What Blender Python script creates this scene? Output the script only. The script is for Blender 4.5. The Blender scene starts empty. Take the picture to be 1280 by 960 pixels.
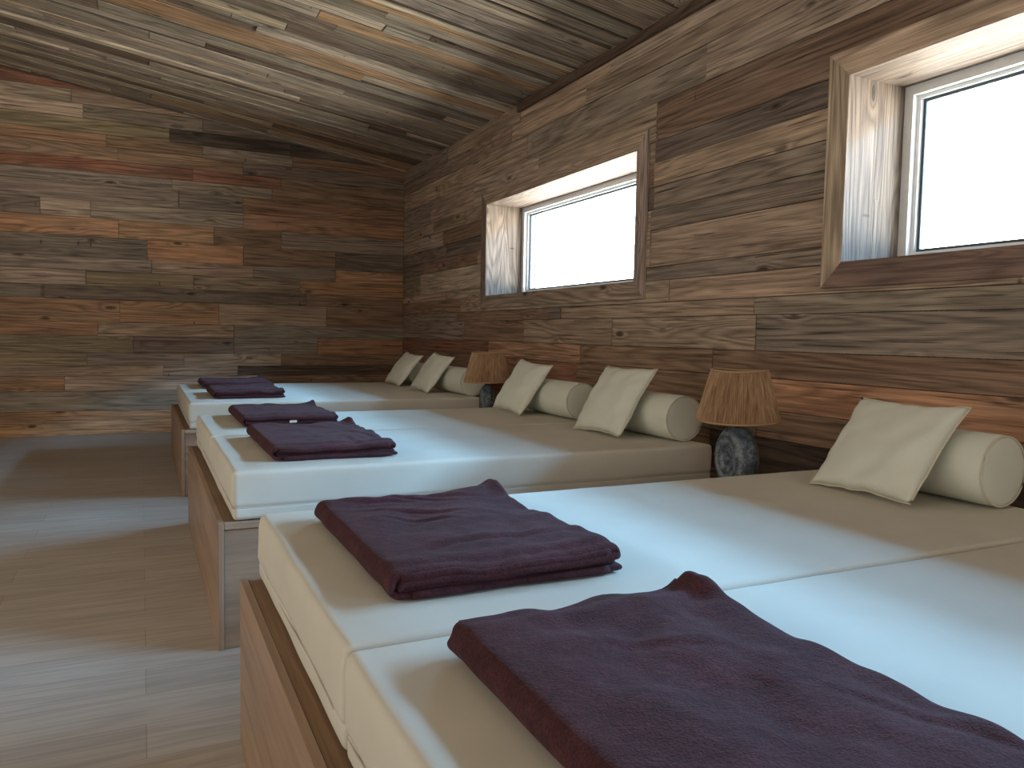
import bpy, bmesh, math, random
from mathutils import Vector, Matrix, noise as mn
R = math.radians
SC = bpy.context.scene
COL = SC.collection
random.seed(7)

# ------------------------------------------------------------------ room size (metres)
W, D, HC = 2.803, 8.828, 2.981          # right wall, far wall, ceiling height at the right wall
XL, YB = -3.4, -4.2                     # left wall, rear wall
SLOPE = 0.144                           # the ceiling climbs towards the left
def ceil_z(x): return HC + SLOPE * (W - x)

# ------------------------------------------------------------------ camera
cd = bpy.data.cameras.new('camera'); cam = bpy.data.objects.new('camera', cd); COL.objects.link(cam)
cd.sensor_width = 36; cd.lens = 959.35 / 1280 * 36; cd.clip_start = .02
yaw, pitch, roll = R(25.7684), R(3.6152), R(-1.0835)
fwd = Vector((math.sin(yaw) * math.cos(pitch), math.cos(yaw) * math.cos(pitch), -math.sin(pitch)))
right = Vector((math.cos(yaw), -math.sin(yaw), 0)); up = right.cross(fwd)
r2 = right * math.cos(roll) - up * math.sin(roll); u2 = right * math.sin(roll) + up * math.cos(roll)
M = Matrix((r2, u2, -fwd)).transposed().to_4x4(); M.translation = Vector((0, 0, 1.0888))
cam.matrix_world = M; SC.camera = cam

# ------------------------------------------------------------------ view and sky
SC.view_settings.view_transform = 'Standard'; SC.view_settings.look = 'None'
SC.view_settings.gamma = 1; SC.view_settings.use_curve_mapping = False
SC.view_settings.exposure = 0.08
SKY_LOW, SKY_BAND, SKY_MID, SKY_TOP, GROUND = 7.0, 92.0, 17.0, 0.5, 21.0
ROOM_W = 78.0; REAR_W = 65.0
world = bpy.data.worlds.new('sky'); SC.world = world; world.use_nodes = True
nt = world.node_tree; nt.nodes.clear()
def nn(t, typ, **kw):
    n = t.nodes.new(typ)
    for k, v in kw.items():
        if k.startswith('i_'): n.inputs[k[2:].replace('_', ' ')].default_value = v
        else: setattr(n, k, v)
    return n
tc = nn(nt, 'ShaderNodeTexCoord'); sx = nn(nt, 'ShaderNodeSeparateXYZ'); nt.links.new(tc.outputs['Generated'], sx.inputs[0])
# elevation as seen across the wall: z / x  (made-up bright band of sky, shaped to light the mattresses)
rp = nn(nt, 'ShaderNodeValToRGB'); cr = rp.color_ramp
mxx = nn(nt, 'ShaderNodeMath', operation='MAXIMUM'); mxx.inputs[1].default_value = .05; nt.links.new(sx.outputs['X'], mxx.inputs[0])
dv = nn(nt, 'ShaderNodeMath', operation='DIVIDE'); nt.links.new(sx.outputs['Z'], dv.inputs[0]); nt.links.new(mxx.outputs[0], dv.inputs[1])
mr = nn(nt, 'ShaderNodeMapRange'); mr.inputs['From Min'].default_value = -1; mr.inputs['From Max'].default_value = 1
nt.links.new(dv.outputs[0], mr.inputs['Value']); nt.links.new(mr.outputs[0], rp.inputs['Fac'])
def c4(c, s=1): return (c[0] * s, c[1] * s, c[2] * s, 1)
K = 1 / 200.0
BL = (.30, .63, 1)
stops = [(0.0, c4((1, .95, .86), GROUND * K)), (.495, c4((1, .95, .86), GROUND * K)), (.51, c4((1, 1, 1), SKY_LOW * K)),
         (.70, c4((.85, .94, 1), SKY_LOW * K)), (.735, c4((.6, .8, 1), SKY_LOW * K)), (.748, c4(BL, SKY_BAND * K)), (.775, c4(BL, SKY_BAND * K)), (.785, c4(BL, SKY_MID * K)), (.825, c4(BL, SKY_MID * K)), (.838, c4(BL, SKY_MID * 3.0 * K)), (.856, c4(BL, SKY_MID * 3.0 * K)),
         (.864, c4(BL, SKY_TOP * K)), (1, c4((.2, .45, 1), SKY_TOP * K))]
cr.elements[0].position, cr.elements[0].color = stops[0]
cr.elements[1].position, cr.elements[1].color = stops[-1]
for p, c in stops[1:-1]:
    e = cr.elements.new(p); e.color = c
bg = nn(nt, 'ShaderNodeBackground'); bg.inputs['Strength'].default_value = 200.0
out = nn(nt, 'ShaderNodeOutputWorld'); # made-up sky weighting, brighter towards both sides to light the middle bed
dy = nn(nt, 'ShaderNodeMath', operation='DIVIDE'); nt.links.new(sx.outputs['Y'], dy.inputs[0]); nt.links.new(mxx.outputs[0], dy.inputs[1])
my = nn(nt, 'ShaderNodeMapRange'); my.inputs['From Min'].default_value = -2; my.inputs['From Max'].default_value = 2; nt.links.new(dy.outputs[0], my.inputs['Value'])
ry = nn(nt, 'ShaderNodeValToRGB'); nt.links.new(my.outputs[0], ry.inputs['Fac']); e0 = ry.color_ramp.elements
e0[0].position, e0[0].color = .22, (.85, .85, .85, 1); e_ = e0.new(.06); e_.color = (.15, .15, .15, 1); e0[-1].position, e0[-1].color = .85, (.7, .7, .7, 1); e_ = e0.new(.5); e_.color = (.3, .3, .3, 1)
mw = nn(nt, 'ShaderNodeMix', data_type='RGBA', blend_type='MULTIPLY'); mw.inputs[0].default_value = 1; nt.links.new(rp.outputs[0], mw.inputs[6])
sc2 = nn(nt, 'ShaderNodeVectorMath', operation='SCALE'); sc2.inputs['Scale'].default_value = 3.0; nt.links.new(ry.outputs[0], sc2.inputs[0]); nt.links.new(sc2.outputs[0], mw.inputs[7])
nt.links.new(mw.outputs[2], bg.inputs['Color']); nt.links.new(bg.outputs[0], out.inputs[0])

WIN = [(4.043, 6.357), (0.137, 2.451), (-3.77, -1.455)]      # openings along the right wall
WZ0, WZ1, REV = 1.440, 2.249, 0.339
for k, (a, b) in enumerate(WIN):
    l = bpy.data.lights.new('window_portal', 'AREA'); l.shape = 'RECTANGLE'; l.size = WZ1 - WZ0; l.size_y = b - a
    l.cycles.is_portal = True
    o = bpy.data.objects.new('window_portal', l); COL.objects.link(o); o.location = (W + REV + .12, (a + b) / 2, (WZ0 + WZ1) / 2)
    o.rotation_euler = (0, R(90), 0)         # local -Z looks into the room
# added fill light at the solid left wall, standing in for unseen glazing
l = bpy.data.lights.new('left_fill_light', 'AREA'); l.shape = 'RECTANGLE'; l.size = 2.1; l.size_y = 6.0; l.energy = ROOM_W; l.color = (1, .93, .82)
o = bpy.data.objects.new('left_fill_light', l); COL.objects.link(o); o.location = (XL + .03, 1.6, 1.75); o.rotation_euler = (0, R(-90), 0)
l = bpy.data.lights.new('rear_fill_light', 'AREA'); l.shape = 'RECTANGLE'; l.size = 5.0; l.size_y = 2.2; l.energy = REAR_W; l.color = (1, .97, .91)  # second added fill light, at the rear wall behind the viewer
o = bpy.data.objects.new('rear_fill_light', l); COL.objects.link(o); o.location = (-.4, YB + .03, 1.5); o.rotation_euler = (R(90), 0, 0)

# ------------------------------------------------------------------ materials
def mat(name):
    m = bpy.data.materials.new(name); m.use_nodes = True; t = m.node_tree; t.nodes.clear()
    o = nn(t, 'ShaderNodeOutputMaterial'); b = nn(t, 'ShaderNodeBsdfPrincipled'); t.links.new(b.outputs[0], o.inputs[0])
    return m, t, b
def math_(t, op, a, b=None, c=None, clamp=False):
    n = nn(t, 'ShaderNodeMath', operation=op); n.use_clamp = clamp
    for i, v in enumerate((a, b, c)):
        if v is None: continue
        if isinstance(v, (int, float)): n.inputs[i].default_value = v
        else: t.links.new(v, n.inputs[i])
    return n.outputs[0]
def mixc(t, f, a, b, typ='MIX'):
    n = nn(t, 'ShaderNodeMix', data_type='RGBA', blend_type=typ)
    for i, v in ((0, f), (6, a), (7, b)):
        if isinstance(v, (int, float)): n.inputs[i].default_value = v
        elif isinstance(v, tuple): n.inputs[i].default_value = v if len(v) == 4 else (*v, 1)
        else: t.links.new(v, n.inputs[i])
    return n.outputs[2]
def maprange(t, v, a, b, c, d, clamp=True):
    n = nn(t, 'ShaderNodeMapRange'); n.clamp = clamp; t.links.new(v, n.inputs[0])
    for i, x in enumerate((a, b, c, d)): n.inputs[i + 1].default_value = x
    return n.outputs[0]
def noise_(t, vec, scale, detail=2, rough=.5, dist=0.):
    n = nn(t, 'ShaderNodeTexNoise'); t.links.new(vec, n.inputs['Vector'])
    n.inputs['Scale'].default_value = scale; n.inputs['Detail'].default_value = detail
    n.inputs['Roughness'].default_value = rough; n.inputs['Distortion'].default_value = dist
    return n.outputs[0]
def vscale(t, vec, s):
    n = nn(t, 'ShaderNodeVectorMath', operation='MULTIPLY'); t.links.new(vec, n.inputs[0]); n.inputs[1].default_value = s
    return n.outputs[0]
def bump_(t, b, h, strength, dist):
    n = nn(t, 'ShaderNodeBump'); n.inputs['Strength'].default_value = strength; n.inputs['Distance'].default_value = dist
    t.links.new(h, n.inputs['Height']); t.links.new(n.outputs[0], b.inputs['Normal'])

def wood(name, ring=(.62, 1.14), ringf=85, knots=True, cracks=True, rough=.68, bump=.5, tint=None, grey=(.30, .235, .175), greyamt=.3, fine=.16):
    """old boards: tint per board comes from the mesh attribute, grain from the board's own UV in metres"""
    m, t, b = mat(name)
    uv = nn(t, 'ShaderNodeUVMap'); uv.uv_map = 'UVMap'; v = uv.outputs[0]
    n1 = noise_(t, vscale(t, v, (.36, 5.0, 1)), 1, 2, .45, .4)
    if knots:
        vo = nn(t, 'ShaderNodeTexVoronoi'); t.links.new(vscale(t, v, (2.4, 7.0, 1)), vo.inputs['Vector']); vo.inputs['Scale'].default_value = 1
        kd = vo.outputs['Distance']
        ke = math_(t, 'POWER', 2.718, math_(t, 'MULTIPLY', kd, -7.0))
        sc_ = nn(t, 'ShaderNodeSeparateColor'); t.links.new(vo.outputs['Color'], sc_.inputs[0]); kon = math_(t, 'GREATER_THAN', sc_.outputs[0], .4)
        n1 = math_(t, 'ADD', n1, math_(t, 'MULTIPLY', math_(t, 'MULTIPLY', ke, kon), .2))
    rs = math_(t, 'SINE', math_(t, 'MULTIPLY', n1, float(ringf)))
    rv = maprange(t, rs, -1, 1, 0, 1)
    rv = math_(t, 'POWER', rv, .6)
    fib = noise_(t, vscale(t, v, (5, 190, 1)), 1, 3, .6)
    fib2 = noise_(t, vscale(t, v, (1.6, 45, 1)), 1, 3, .6)
    st = noise_(t, vscale(t, v, (.7, 3.5, 1)), 1, 4, .6)
    if tint is None:
        at = nn(t, 'ShaderNodeAttribute'); at.attribute_name = 'tint'; base = at.outputs['Color']
    else: base = (*tint, 1)
    rmix = noise_(t, vscale(t, v, (.5, 2.0, 1)), 1.7, 1)
    rlow = maprange(t, rmix, .35, .65, (ring[0] + 1) / 2, ring[0])
    rr = nn(t, 'ShaderNodeMapRange'); t.links.new(rv, rr.inputs[0]); t.links.new(rlow, rr.inputs[3]); rr.inputs[4].default_value = ring[1]
    f = math_(t, 'MULTIPLY', rr.outputs[0], maprange(t, fib, .3, .7, 1 - fine, 1 + fine))
    f = math_(t, 'MULTIPLY', f, maprange(t, fib2, .3, .7, 1 - fine * 1.7, 1 + fine * 1.3))
    f = math_(t, 'MULTIPLY', f, maprange(t, st, .3, .7, .82, 1.16))
    if knots:
        f = math_(t, 'MULTIPLY', f, math_(t, 'MAXIMUM', maprange(t, kd, .05, .15, .25, 1), math_(t, 'SUBTRACT', 1.0, kon)))
        v2 = nn(t, 'ShaderNodeTexVoronoi'); t.links.new(vscale(t, v, (15, 4.5, 1)), v2.inputs['Vector']); v2.inputs['Scale'].default_value = 1
        s2 = nn(t, 'ShaderNodeSeparateColor'); t.links.new(v2.outputs['Color'], s2.inputs[0]); off2 = math_(t, 'LESS_THAN', s2.outputs[1], .93)
        f = math_(t, 'MULTIPLY', f, math_(t, 'MAXIMUM', maprange(t, v2.outputs['Distance'], .06, .16, .35, 1), off2))
    h = math_(t, 'ADD', math_(t, 'MULTIPLY', rv, .6), fib)
    if cracks:
        ck = noise_(t, vscale(t, v, (2.2, 75, 1)), 1, 2, .55)
        cm = maprange(t, ck, .32, .40, .42, 1)
        f = math_(t, 'MULTIPLY', f, cm); h = math_(t, 'ADD', h, cm)
    g = nn(t, 'ShaderNodeCombineColor')
    for i in range(3): t.links.new(f, g.inputs[i])
    gm = maprange(t, noise_(t, vscale(t, v, (1.1, 5, 1)), 1.3, 3), .42, .68, 0, greyamt)
    col = mixc(t, gm, base, (*grey, 1))
    col = mixc(t, 1.0, col, g.outputs[0], 'MULTIPLY')
    t.links.new(col, b.inputs['Base Color'])
    b.inputs['Roughness'].default_value = rough; b.inputs['Specular IOR Level'].default_value = .35
    bump_(t, b, h, bump, .004)
    return m
OLD = wood('old_boards', ring=(.60, 1.10), fine=.21, bump=.8)
CEILW = wood('ceiling_boards', ring=(.62, 1.1), ringf=110, greyamt=.45, bump=.8, fine=.3, grey=(.33, .31, .27))
TRIMW = wood('trim_boards', ring=(.55, 1.1), ringf=150, knots=True, cracks=False, bump=.5, greyamt=.2, fine=.24)
OAK = wood('oak_laminate', ring=(.80, 1.06), ringf=40, knots=False, cracks=False, rough=.45, bump=.06, greyamt=.25, fine=.08, grey=(.27, .205, .15))

def floor_mat():
    m, t, b = mat('floor_boards')
    g = nn(t, 'ShaderNodeTexCoord'); br = nn(t, 'ShaderNodeTexBrick')
    t.links.new(g.outputs['Object'], br.inputs['Vector'])
    for k, x in (('Scale', 1), ('Brick Width', 1.38), ('Row Height', .19), ('Mortar Size', .0012), ('Mortar Smooth', .2), ('Bias', 0)): br.inputs[k].default_value = x
    br.offset = .37; br.offset_frequency = 2
    br.inputs['Color1'].default_value = (.47, .425, .37, 1); br.inputs['Color2'].default_value = (.40, .36, .31, 1); br.inputs['Mortar'].default_value = (.29, .24, .20, 1)
    v = g.outputs['Object']
    n1 = noise_(t, vscale(t, v, (.9, 9, 1)), 1, 3, .5, .5)
    rs = maprange(t, math_(t, 'SINE', math_(t, 'MULTIPLY', n1, 40.)), -1, 1, .9, 1.05)
    fb = maprange(t, noise_(t, vscale(t, v, (3, 90, 1)), 1, 3, .6), .3, .7, .86, 1.1)
    f = math_(t, 'MULTIPLY', rs, fb); gg = nn(t, 'ShaderNodeCombineColor')
    for i in range(3): t.links.new(f, gg.inputs[i])
    col = mixc(t, 1.0, br.outputs['Color'], gg.outputs[0], 'MULTIPLY'); t.links.new(col, b.inputs['Base Color'])
    b.inputs['Roughness'].default_value = .42
    bump_(t, b, math_(t, 'SUBTRACT', fb, br.outputs['Fac']), .12, .002)
    return m
FLOORM = floor_mat()

def cloth(name, col, rough=.85, scale=900, bump=.15, sheen=0., weave=.05):
    m, t, b = mat(name); g = nn(t, 'ShaderNodeTexCoord'); v = g.outputs['Object']
    n = noise_(t, v, scale, 2, .6); big = noise_(t, v, 6, 3, .5)
    f = math_(t, 'MULTIPLY', maprange(t, n, .3, .7, 1 - weave, 1 + weave), maprange(t, big, .3, .7, .97, 1.03))
    gg = nn(t, 'ShaderNodeCombineColor')
    for i in range(3): t.links.new(f, gg.inputs[i])
    t.links.new(mixc(t, 1., (*col, 1), gg.outputs[0], 'MULTIPLY'), b.inputs['Base Color'])
    b.inputs['Roughness'].default_value = rough; b.inputs['Specular IOR Level'].default_value = .25
    b.inputs['Sheen Weight'].default_value = sheen; b.inputs['Sheen Roughness'].default_value = .4
    bump_(t, b, n, bump, .001)
    return m
MATT = cloth('cream_mattress_cover', (.60, .575, .495), bump=.08, weave=.02)
PILLOW = cloth('cream_linen', (.66, .68, .59), scale=700, bump=.3)
PIPING = cloth('cream_piping', (.60, .55, .43))
ZIP = cloth('cover_zip', (.42, .38, .31))
LEDGE = wood('brown_ledge', tint=(.20, .115, .06), ring=(.9, 1.05), knots=False, cracks=False, rough=.6, bump=.1, greyamt=.1)

def plush():
    m, t, b = mat('plum_fleece'); g = nn(t, 'ShaderNodeTexCoord'); v = g.outputs['Object']
    n = noise_(t, v, 260, 3, .7); n2 = noise_(t, v, 45, 3, .6); n3 = noise_(t, v, 9, 3, .55)
    f = math_(t, 'MULTIPLY', maprange(t, n, .3, .7, .6, 1.4), maprange(t, n2, .3, .7, .8, 1.2))
    f = math_(t, 'MULTIPLY', f, maprange(t, n3, .3, .7, .8, 1.25))
    gg = nn(t, 'ShaderNodeCombineColor')
    for i in range(3): t.links.new(f, gg.inputs[i])
    t.links.new(mixc(t, 1., (.056, .021, .026, 1), gg.outputs[0], 'MULTIPLY'), b.inputs['Base Color'])
    b.inputs['Roughness'].default_value = .95; b.inputs['Specular IOR Level'].default_value = .1
    b.inputs['Sheen Weight'].default_value = .08; b.inputs['Sheen Roughness'].default_value = .5; b.inputs['Sheen Tint'].default_value = (.8, .65, .65, 1)
    bump_(t, b, math_(t, 'ADD', n, math_(t, 'MULTIPLY', n2, 1.2)), .7, .004)
    return m
PLUSH = plush()

def simple(name, col, rough=.5, metal=0., spec=.5):
    m, t, b = mat(name); g = nn(t, 'ShaderNodeTexCoord'); n = noise_(t, g.outputs['Object'], 30, 3)
    t.links.new(mixc(t, maprange(t, n, .3, .7, 0, 1), (*[c * .96 for c in col], 1), (*[min(1, c * 1.04) for c in col], 1)), b.inputs['Base Color'])
    b.inputs['Roughness'].default_value = rough; b.inputs['Metallic'].default_value = metal; b.inputs['Specular IOR Level'].default_value = spec
    return m
WHITE = simple('white_window_plastic', (.74, .77, .78), .35)
GASKET = simple('window_gasket', (.05, .07, .09), .5)
METAL = simple('dark_metal', (.06, .06, .06), .4, .8)
PLASTER = simple('plaster', (.55, .50, .44), .8)

def stone():
    m, t, b = mat('blue_grey_stone'); g = nn(t, 'ShaderNodeTexCoord'); v = g.outputs['Object']
    n = noise_(t, v, 45, 5, .7, .5); n2 = noise_(t, v, 110, 3, .6)
    sp = nn(t, 'ShaderNodeSeparateXYZ'); t.links.new(v, sp.inputs[0]); zc = math_(t, 'SUBTRACT', sp.outputs[2], .133)
    rad = math_(t, 'SQRT', math_(t, 'ADD', math_(t, 'MULTIPLY', sp.outputs[1], sp.outputs[1]), math_(t, 'MULTIPLY', zc, zc)))
    n = math_(t, 'ADD', n, math_(t, 'MULTIPLY', math_(t, 'SINE', math_(t, 'MULTIPLY', rad, 190.)), .09))
    c = mixc(t, maprange(t, n, .38, .64, 0, 1), (.045, .065, .085, 1), (.22, .27, .30, 1))
    t.links.new(c, b.inputs['Base Color']); b.inputs['Roughness'].default_value = .45
    bump_(t, b, math_(t, 'ADD', n, n2), .5, .004)
    return m
STONE = stone()
def raffia():
    m, t, b = mat('raffia'); uv = nn(t, 'ShaderNodeUVMap'); uv.uv_map = 'UVMap'
    n = noise_(t, vscale(t, uv.outputs[0], (160, 2.5, 1)), 1, 3, .6)
    c = mixc(t, maprange(t, n, .3, .7, 0, 1), (.30, .16, .08, 1), (.70, .48, .29, 1))
    t.links.new(c, b.inputs['Base Color']); b.inputs['Roughness'].default_value = .8
    tr = nn(t, 'ShaderNodeBsdfTranslucent'); t.links.new(c, tr.inputs[0]); mx = nn(t, 'ShaderNodeMixShader'); mx.inputs[0].default_value = .2
    o = [x for x in t.nodes if x.type == 'OUTPUT_MATERIAL'][0]
    t.links.new(b.outputs[0], mx.inputs[1]); t.links.new(tr.outputs[0], mx.inputs[2]); t.links.new(mx.outputs[0], o.inputs[0])
    bump_(t, b, n, .5, .003)
    return m
RAFFIA = raffia()
def glass():
    m = bpy.data.materials.new('window_glass'); m.use_nodes = True; t = m.node_tree; t.nodes.clear()
    o = nn(t, 'ShaderNodeOutputMaterial'); tr = nn(t, 'ShaderNodeBsdfTransparent'); tr.inputs[0].default_value = (.97, .99, 1, 1)
    gl = nn(t, 'ShaderNodeBsdfGlossy'); gl.inputs['Roughness'].default_value = .02; fr = nn(t, 'ShaderNodeFresnel'); fr.inputs[0].default_value = 1.45
    mx = nn(t, 'ShaderNodeMixShader'); t.links.new(math_(t, 'MULTIPLY', fr.outputs[0], .5), mx.inputs[0]); t.links.new(tr.outputs[0], mx.inputs[1]); t.links.new(gl.outputs[0], mx.inputs[2]); t.links.new(mx.outputs[0], o.inputs[0])
    return m
GLASS = glass()

# ------------------------------------------------------------------ mesh helpers
class MB:
    """collects boards and boxes for ONE mesh object"""
    def __init__(s):
        s.bm = bmesh.new(); s.uv = s.bm.loops.layers.uv.new('UVMap'); s.tint = s.bm.loops.layers.float_color.new('tint')
    def prism(s, pts, ext, tint=(.3, .25, .2), udir=None, uoff=None):
        """polygon pts (3-D, planar) extruded by vector ext; udir = direction of the grain"""
        pts = [Vector(p) for p in pts]; ext = Vector(ext)
        a = [s.bm.verts.new(p) for p in pts]; b = [s.bm.verts.new(p + ext) for p in pts]
        fs = [s.bm.faces.new(a[::-1]), s.bm.faces.new(b)]
        n = len(pts)
        for i in range(n): fs.append(s.bm.faces.new((a[i], a[(i + 1) % n], b[(i + 1) % n], b[i])))
        ud = Vector(udir).normalized() if udir else (pts[1] - pts[0]).normalized()
        off = uoff or (random.uniform(0, 60), random.uniform(0, 60))
        for f in fs:
            f.normal_update()
            vd = f.normal.cross(ud)
            vd = vd.normalized() if vd.length > .2 else ext.normalized().cross(ud)
            for lp in f.loops:
                lp[s.uv].uv = (lp.vert.co.dot(ud) + off[0], lp.vert.co.dot(vd) + off[1]); lp[s.tint] = (*tint, 1)
        return fs
    def box(s, p0, p1, tint=(.3, .25, .2), udir=None):
        x0, y0, z0 = p0; x1, y1, z1 = p1
        return s.prism([(x0, y0, z0), (x1, y0, z0), (x1, y1, z0), (x0, y1, z0)], (0, 0, z1 - z0), tint, udir)
    def build(s, name, m, parent=None, bevel=0, smooth=False):
        bmesh.ops.recalc_face_normals(s.bm, faces=s.bm.faces)
        if bevel:
            bmesh.ops.bevel(s.bm, geom=s.bm.edges[:], offset=bevel, segments=2, affect='EDGES', profile=.5)
        return link(name, s.bm, m, parent, smooth)
def link(name, bm, m, parent=None, smooth=False):
    me = bpy.data.meshes.new(name); bm.to_mesh(me); bm.free()
    if smooth:
        for p in me.polygons: p.use_smooth = True
    for x in (m if isinstance(m, (list, tuple)) else [m]): me.materials.append(x)
    o = bpy.data.objects.new(name, me); COL.objects.link(o); o.parent = parent
    return o
def tag(o, label, cat, group=None):
    o['label'] = label; o['category'] = cat
    if group: o['group'] = group
    return o
def empty(name, loc, rz=0):
    o = bpy.data.objects.new(name, None); COL.objects.link(o); o.location = loc; o.rotation_euler = (0, 0, rz); o.empty_display_size = .05
    return o
def struct(o): o['kind'] = 'structure'; return o
def copy_tree(o, parent=None):
    c = o.copy(); COL.objects.link(c); c.parent = parent
    for ch in [x for x in bpy.data.objects if x.parent == o]: copy_tree(ch, c)
    return c
def tube(bm, pts, r, seg=8, closed=False, uv=None):
    pts = [Vector(p) for p in pts]; n = len(pts); rings = []
    for i, p in enumerate(pts):
        a = pts[(i - 1) % n] if (closed or i) else p; b = pts[(i + 1) % n] if (closed or i < n - 1) else p
        tdir = (b - a).normalized(); ref = Vector((0, 0, 1)) if abs(tdir.z) < .9 else Vector((1, 0, 0))
        x = tdir.cross(ref).normalized(); y = tdir.cross(x)
        rings.append([bm.verts.new(p + x * r * math.cos(2 * math.pi * k / seg) + y * r * math.sin(2 * math.pi * k / seg)) for k in range(seg)])
    for i in range(n if closed else n - 1):
        A, B = rings[i], rings[(i + 1) % n]
        for k in range(seg): bm.faces.new((A[k], A[(k + 1) % seg], B[(k + 1) % seg], B[k]))
    if not closed: bm.faces.new(rings[0][::-1]); bm.faces.new(rings[-1])

# ------------------------------------------------------------------ boards
TAN, LTAN, GREY, DGREY, BROWN, ORANGE, RED, DARK, OLIVE = ((.40, .275, .18), (.50, .37, .26), (.28, .215, .16), (.17, .125, .095),
    (.27, .155, .085), (.44, .225, .11), (.27, .10, .05), (.06, .038, .027), (.32, .24, .13))
def jit(c, a=.12, mute=.0):
    c = tuple(x * (1 - mute) + y_ * mute for x, y_ in zip(c[:3], (.25, .18, .12)))
    k = random.uniform(1 - a, 1 + a); return tuple(x * k * random.uniform(.97, 1.03) for x in c)
def clip_poly(poly, a, b, c):      # keep a*u+b*v<=c
    o = []
    for i in range(len(poly)):
        p, q = poly[i], poly[(i + 1) % len(poly)]; dp = a * p[0] + b * p[1] - c; dq = a * q[0] + b * q[1] - c
        if dp <= 0: o.append(p)
        if (dp < 0 < dq) or (dq < 0 < dp):
            s = dp / (dp - dq); o.append((p[0] + (q[0] - p[0]) * s, p[1] + (q[1] - p[1]) * s))
    return o
def minus(rect, hole):
    u0, u1, v0, v1 = rect; a0, a1, b0, b1 = hole
    if u1 <= a0 or u0 >= a1 or v1 <= b0 or v0 >= b1: return [rect]
    r = []
    if u0 < a0: r.append((u0, a0, v0, v1))
    if u1 > a1: r.append((a1, u1, v0, v1))
    m0, m1 = max(u0, a0), min(u1, a1)
    if v0 < b0: r.append((m0, m1, v0, b0))
    if v1 > b1: r.append((m0, m1, b1, v1))
    return r
def boards(mb, P, ud, nd, rows, pal, holes=(), clip=None, thick=.02, relief=.005, gap=.0025, lens=(.8, 2.6), urange=(0, 1), mute=0., dark=1., desat=0.):
    """rows: (v0, v1, [(u_end, tint or None), ...] or None); P maps (u,v)->3-D, nd = outward normal into the room"""
    nd = Vector(nd)
    for v0, v1, spec in rows:
        segs = []; u = urange[0]; 
        if spec:
            for ue, tn in spec:
                segs.append((u, ue, tn)); u = ue
        else:
            u -= random.uniform(0, lens[0])
            while u < urange[1]:
                L = random.uniform(*lens); segs.append((max(u, urange[0]), min(u + L, urange[1]), None)); u += L
        for (a, b, tn) in segs:
            if b - a < .02: continue
            c = jit(tn if tn else random.choice(pal), .12, mute); lm_ = sum(c[:3]) / 3; c = tuple((x * (1 - desat) + lm_ * desat) * dark for x in c[:3]); rl = random.uniform(-relief, relief)
            if tn and len(tn) > 3: rl = tn[3]; c = c[:3]
            off = (random.uniform(0, 60), random.uniform(0, 60))
            parts = [(a + gap / 2, b - gap / 2, v0 + gap / 2, v1 - gap / 2)]
            for h in holes: parts = [q for p_ in parts for q in minus(p_, h)]
            for (x0, x1, y0, y1) in parts:
                poly = [(x0, y0), (x1, y0), (x1, y1), (x0, y1)]
                if clip:
                    for cl in clip: poly = clip_poly(poly, *cl) if poly else poly
                if len(poly) < 3: continue
                pts = [P(*p_) for p_ in poly]
                mb.prism([Vector(p_) - nd * thick for p_ in pts], nd * (thick + rl), c, ud, off)

# ------------------------------------------------------------------ the room
mb = MB(); mb.box((XL - .2, YB - .2, -.1), (W + .5, D + .2, 0)); struct(mb.build('floor', FLOORM))

# right wall, rows of reclaimed boards; u = y
T = None
rzs = [0, .20, .41, .60, .744, .902, 1.035, 1.217, 1.305, 1.436, 1.52, 1.741, 1.865, 2.0, 2.143, 2.27, 2.50, 2.70, 2.83, 3.06]
spec = {
 0: None, 1: None,
 2: [(1.0, BROWN), (3.3, DARK), (5.2, BROWN), (D, RED)],
 3: [(2.95, BROWN), (4.6, DGREY), (7.0, RED), (D, RED)],
 4: [(3.0, (.47, .23, .10)), (4.75, BROWN), (6.6, RED), (D, BROWN)],
 5: [(3.3, (.26, .14, .075)), (4.7, BROWN), (6.3, ORANGE), (D, RED)],
 6: [(.8, GREY), (2.98, GREY), (4.3, TAN), (5.6, TAN), (6.9, BROWN), (D, GREY)],
 7: [(1.5, DGREY), (3.0, GREY), (5.0, TAN), (5.2, DGREY), (7.1, BROWN), (D, GREY)],
 8: [(1.6, BROWN), (3.7, TAN), (5.7, TAN), (7.0, TAN), (D, BROWN)],
 9: [(3.0, GREY), (5.2, GREY), (7.4, TAN), (D, TAN)],
 10: [(3.9, TAN), (6.5, TAN), (8.2, LTAN), (D, OLIVE)],
 11: [(3.9, GREY), (6.6, TAN), (8.1, BROWN), (D, DGREY)],
 12: [(3.88, GREY), (7.4, DGREY), (D, DGREY)],
 13: [(3.88, TAN), (7.5, BROWN), (8.3, LTAN), (D, TAN)],
 14: [(3.88, DGREY), (6.9, TAN), (7.8, OLIVE), (D, TAN)],
 15: [(3.87, (.20, .115, .07)), (5.4, TAN), (6.7, LTAN), (7.9, TAN), (D, GREY)],
 16: [(3.43, LTAN), (5.6, GREY), (7.0, TAN), (D, TAN)],
 17: [(4.7, TAN), (5.9, (.42, .29, .18)), (7.3, TAN), (D, GREY)],
 18: [(4.4, LTAN), (5.75, (.45, .30, .18)), (7.4, TAN), (D, GREY)]}
rows = []
for i in range(len(rzs) - 1):
    sp = spec[i]
    rows.append((rzs[i], rzs[i + 1], sp))
holes = [(a, b, WZ0, WZ1) for a, b in WIN]
mb = MB()
boards(mb, lambda u, v: (W, u, v), (0, 1, 0), (-1, 0, 0), rows, [TAN, GREY, BROWN, TAN, LTAN], holes, [(0, 1, HC + .01)], relief=.004, gap=.004, urange=(YB, D), mute=.12, desat=.2, dark=1.28)
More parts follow.
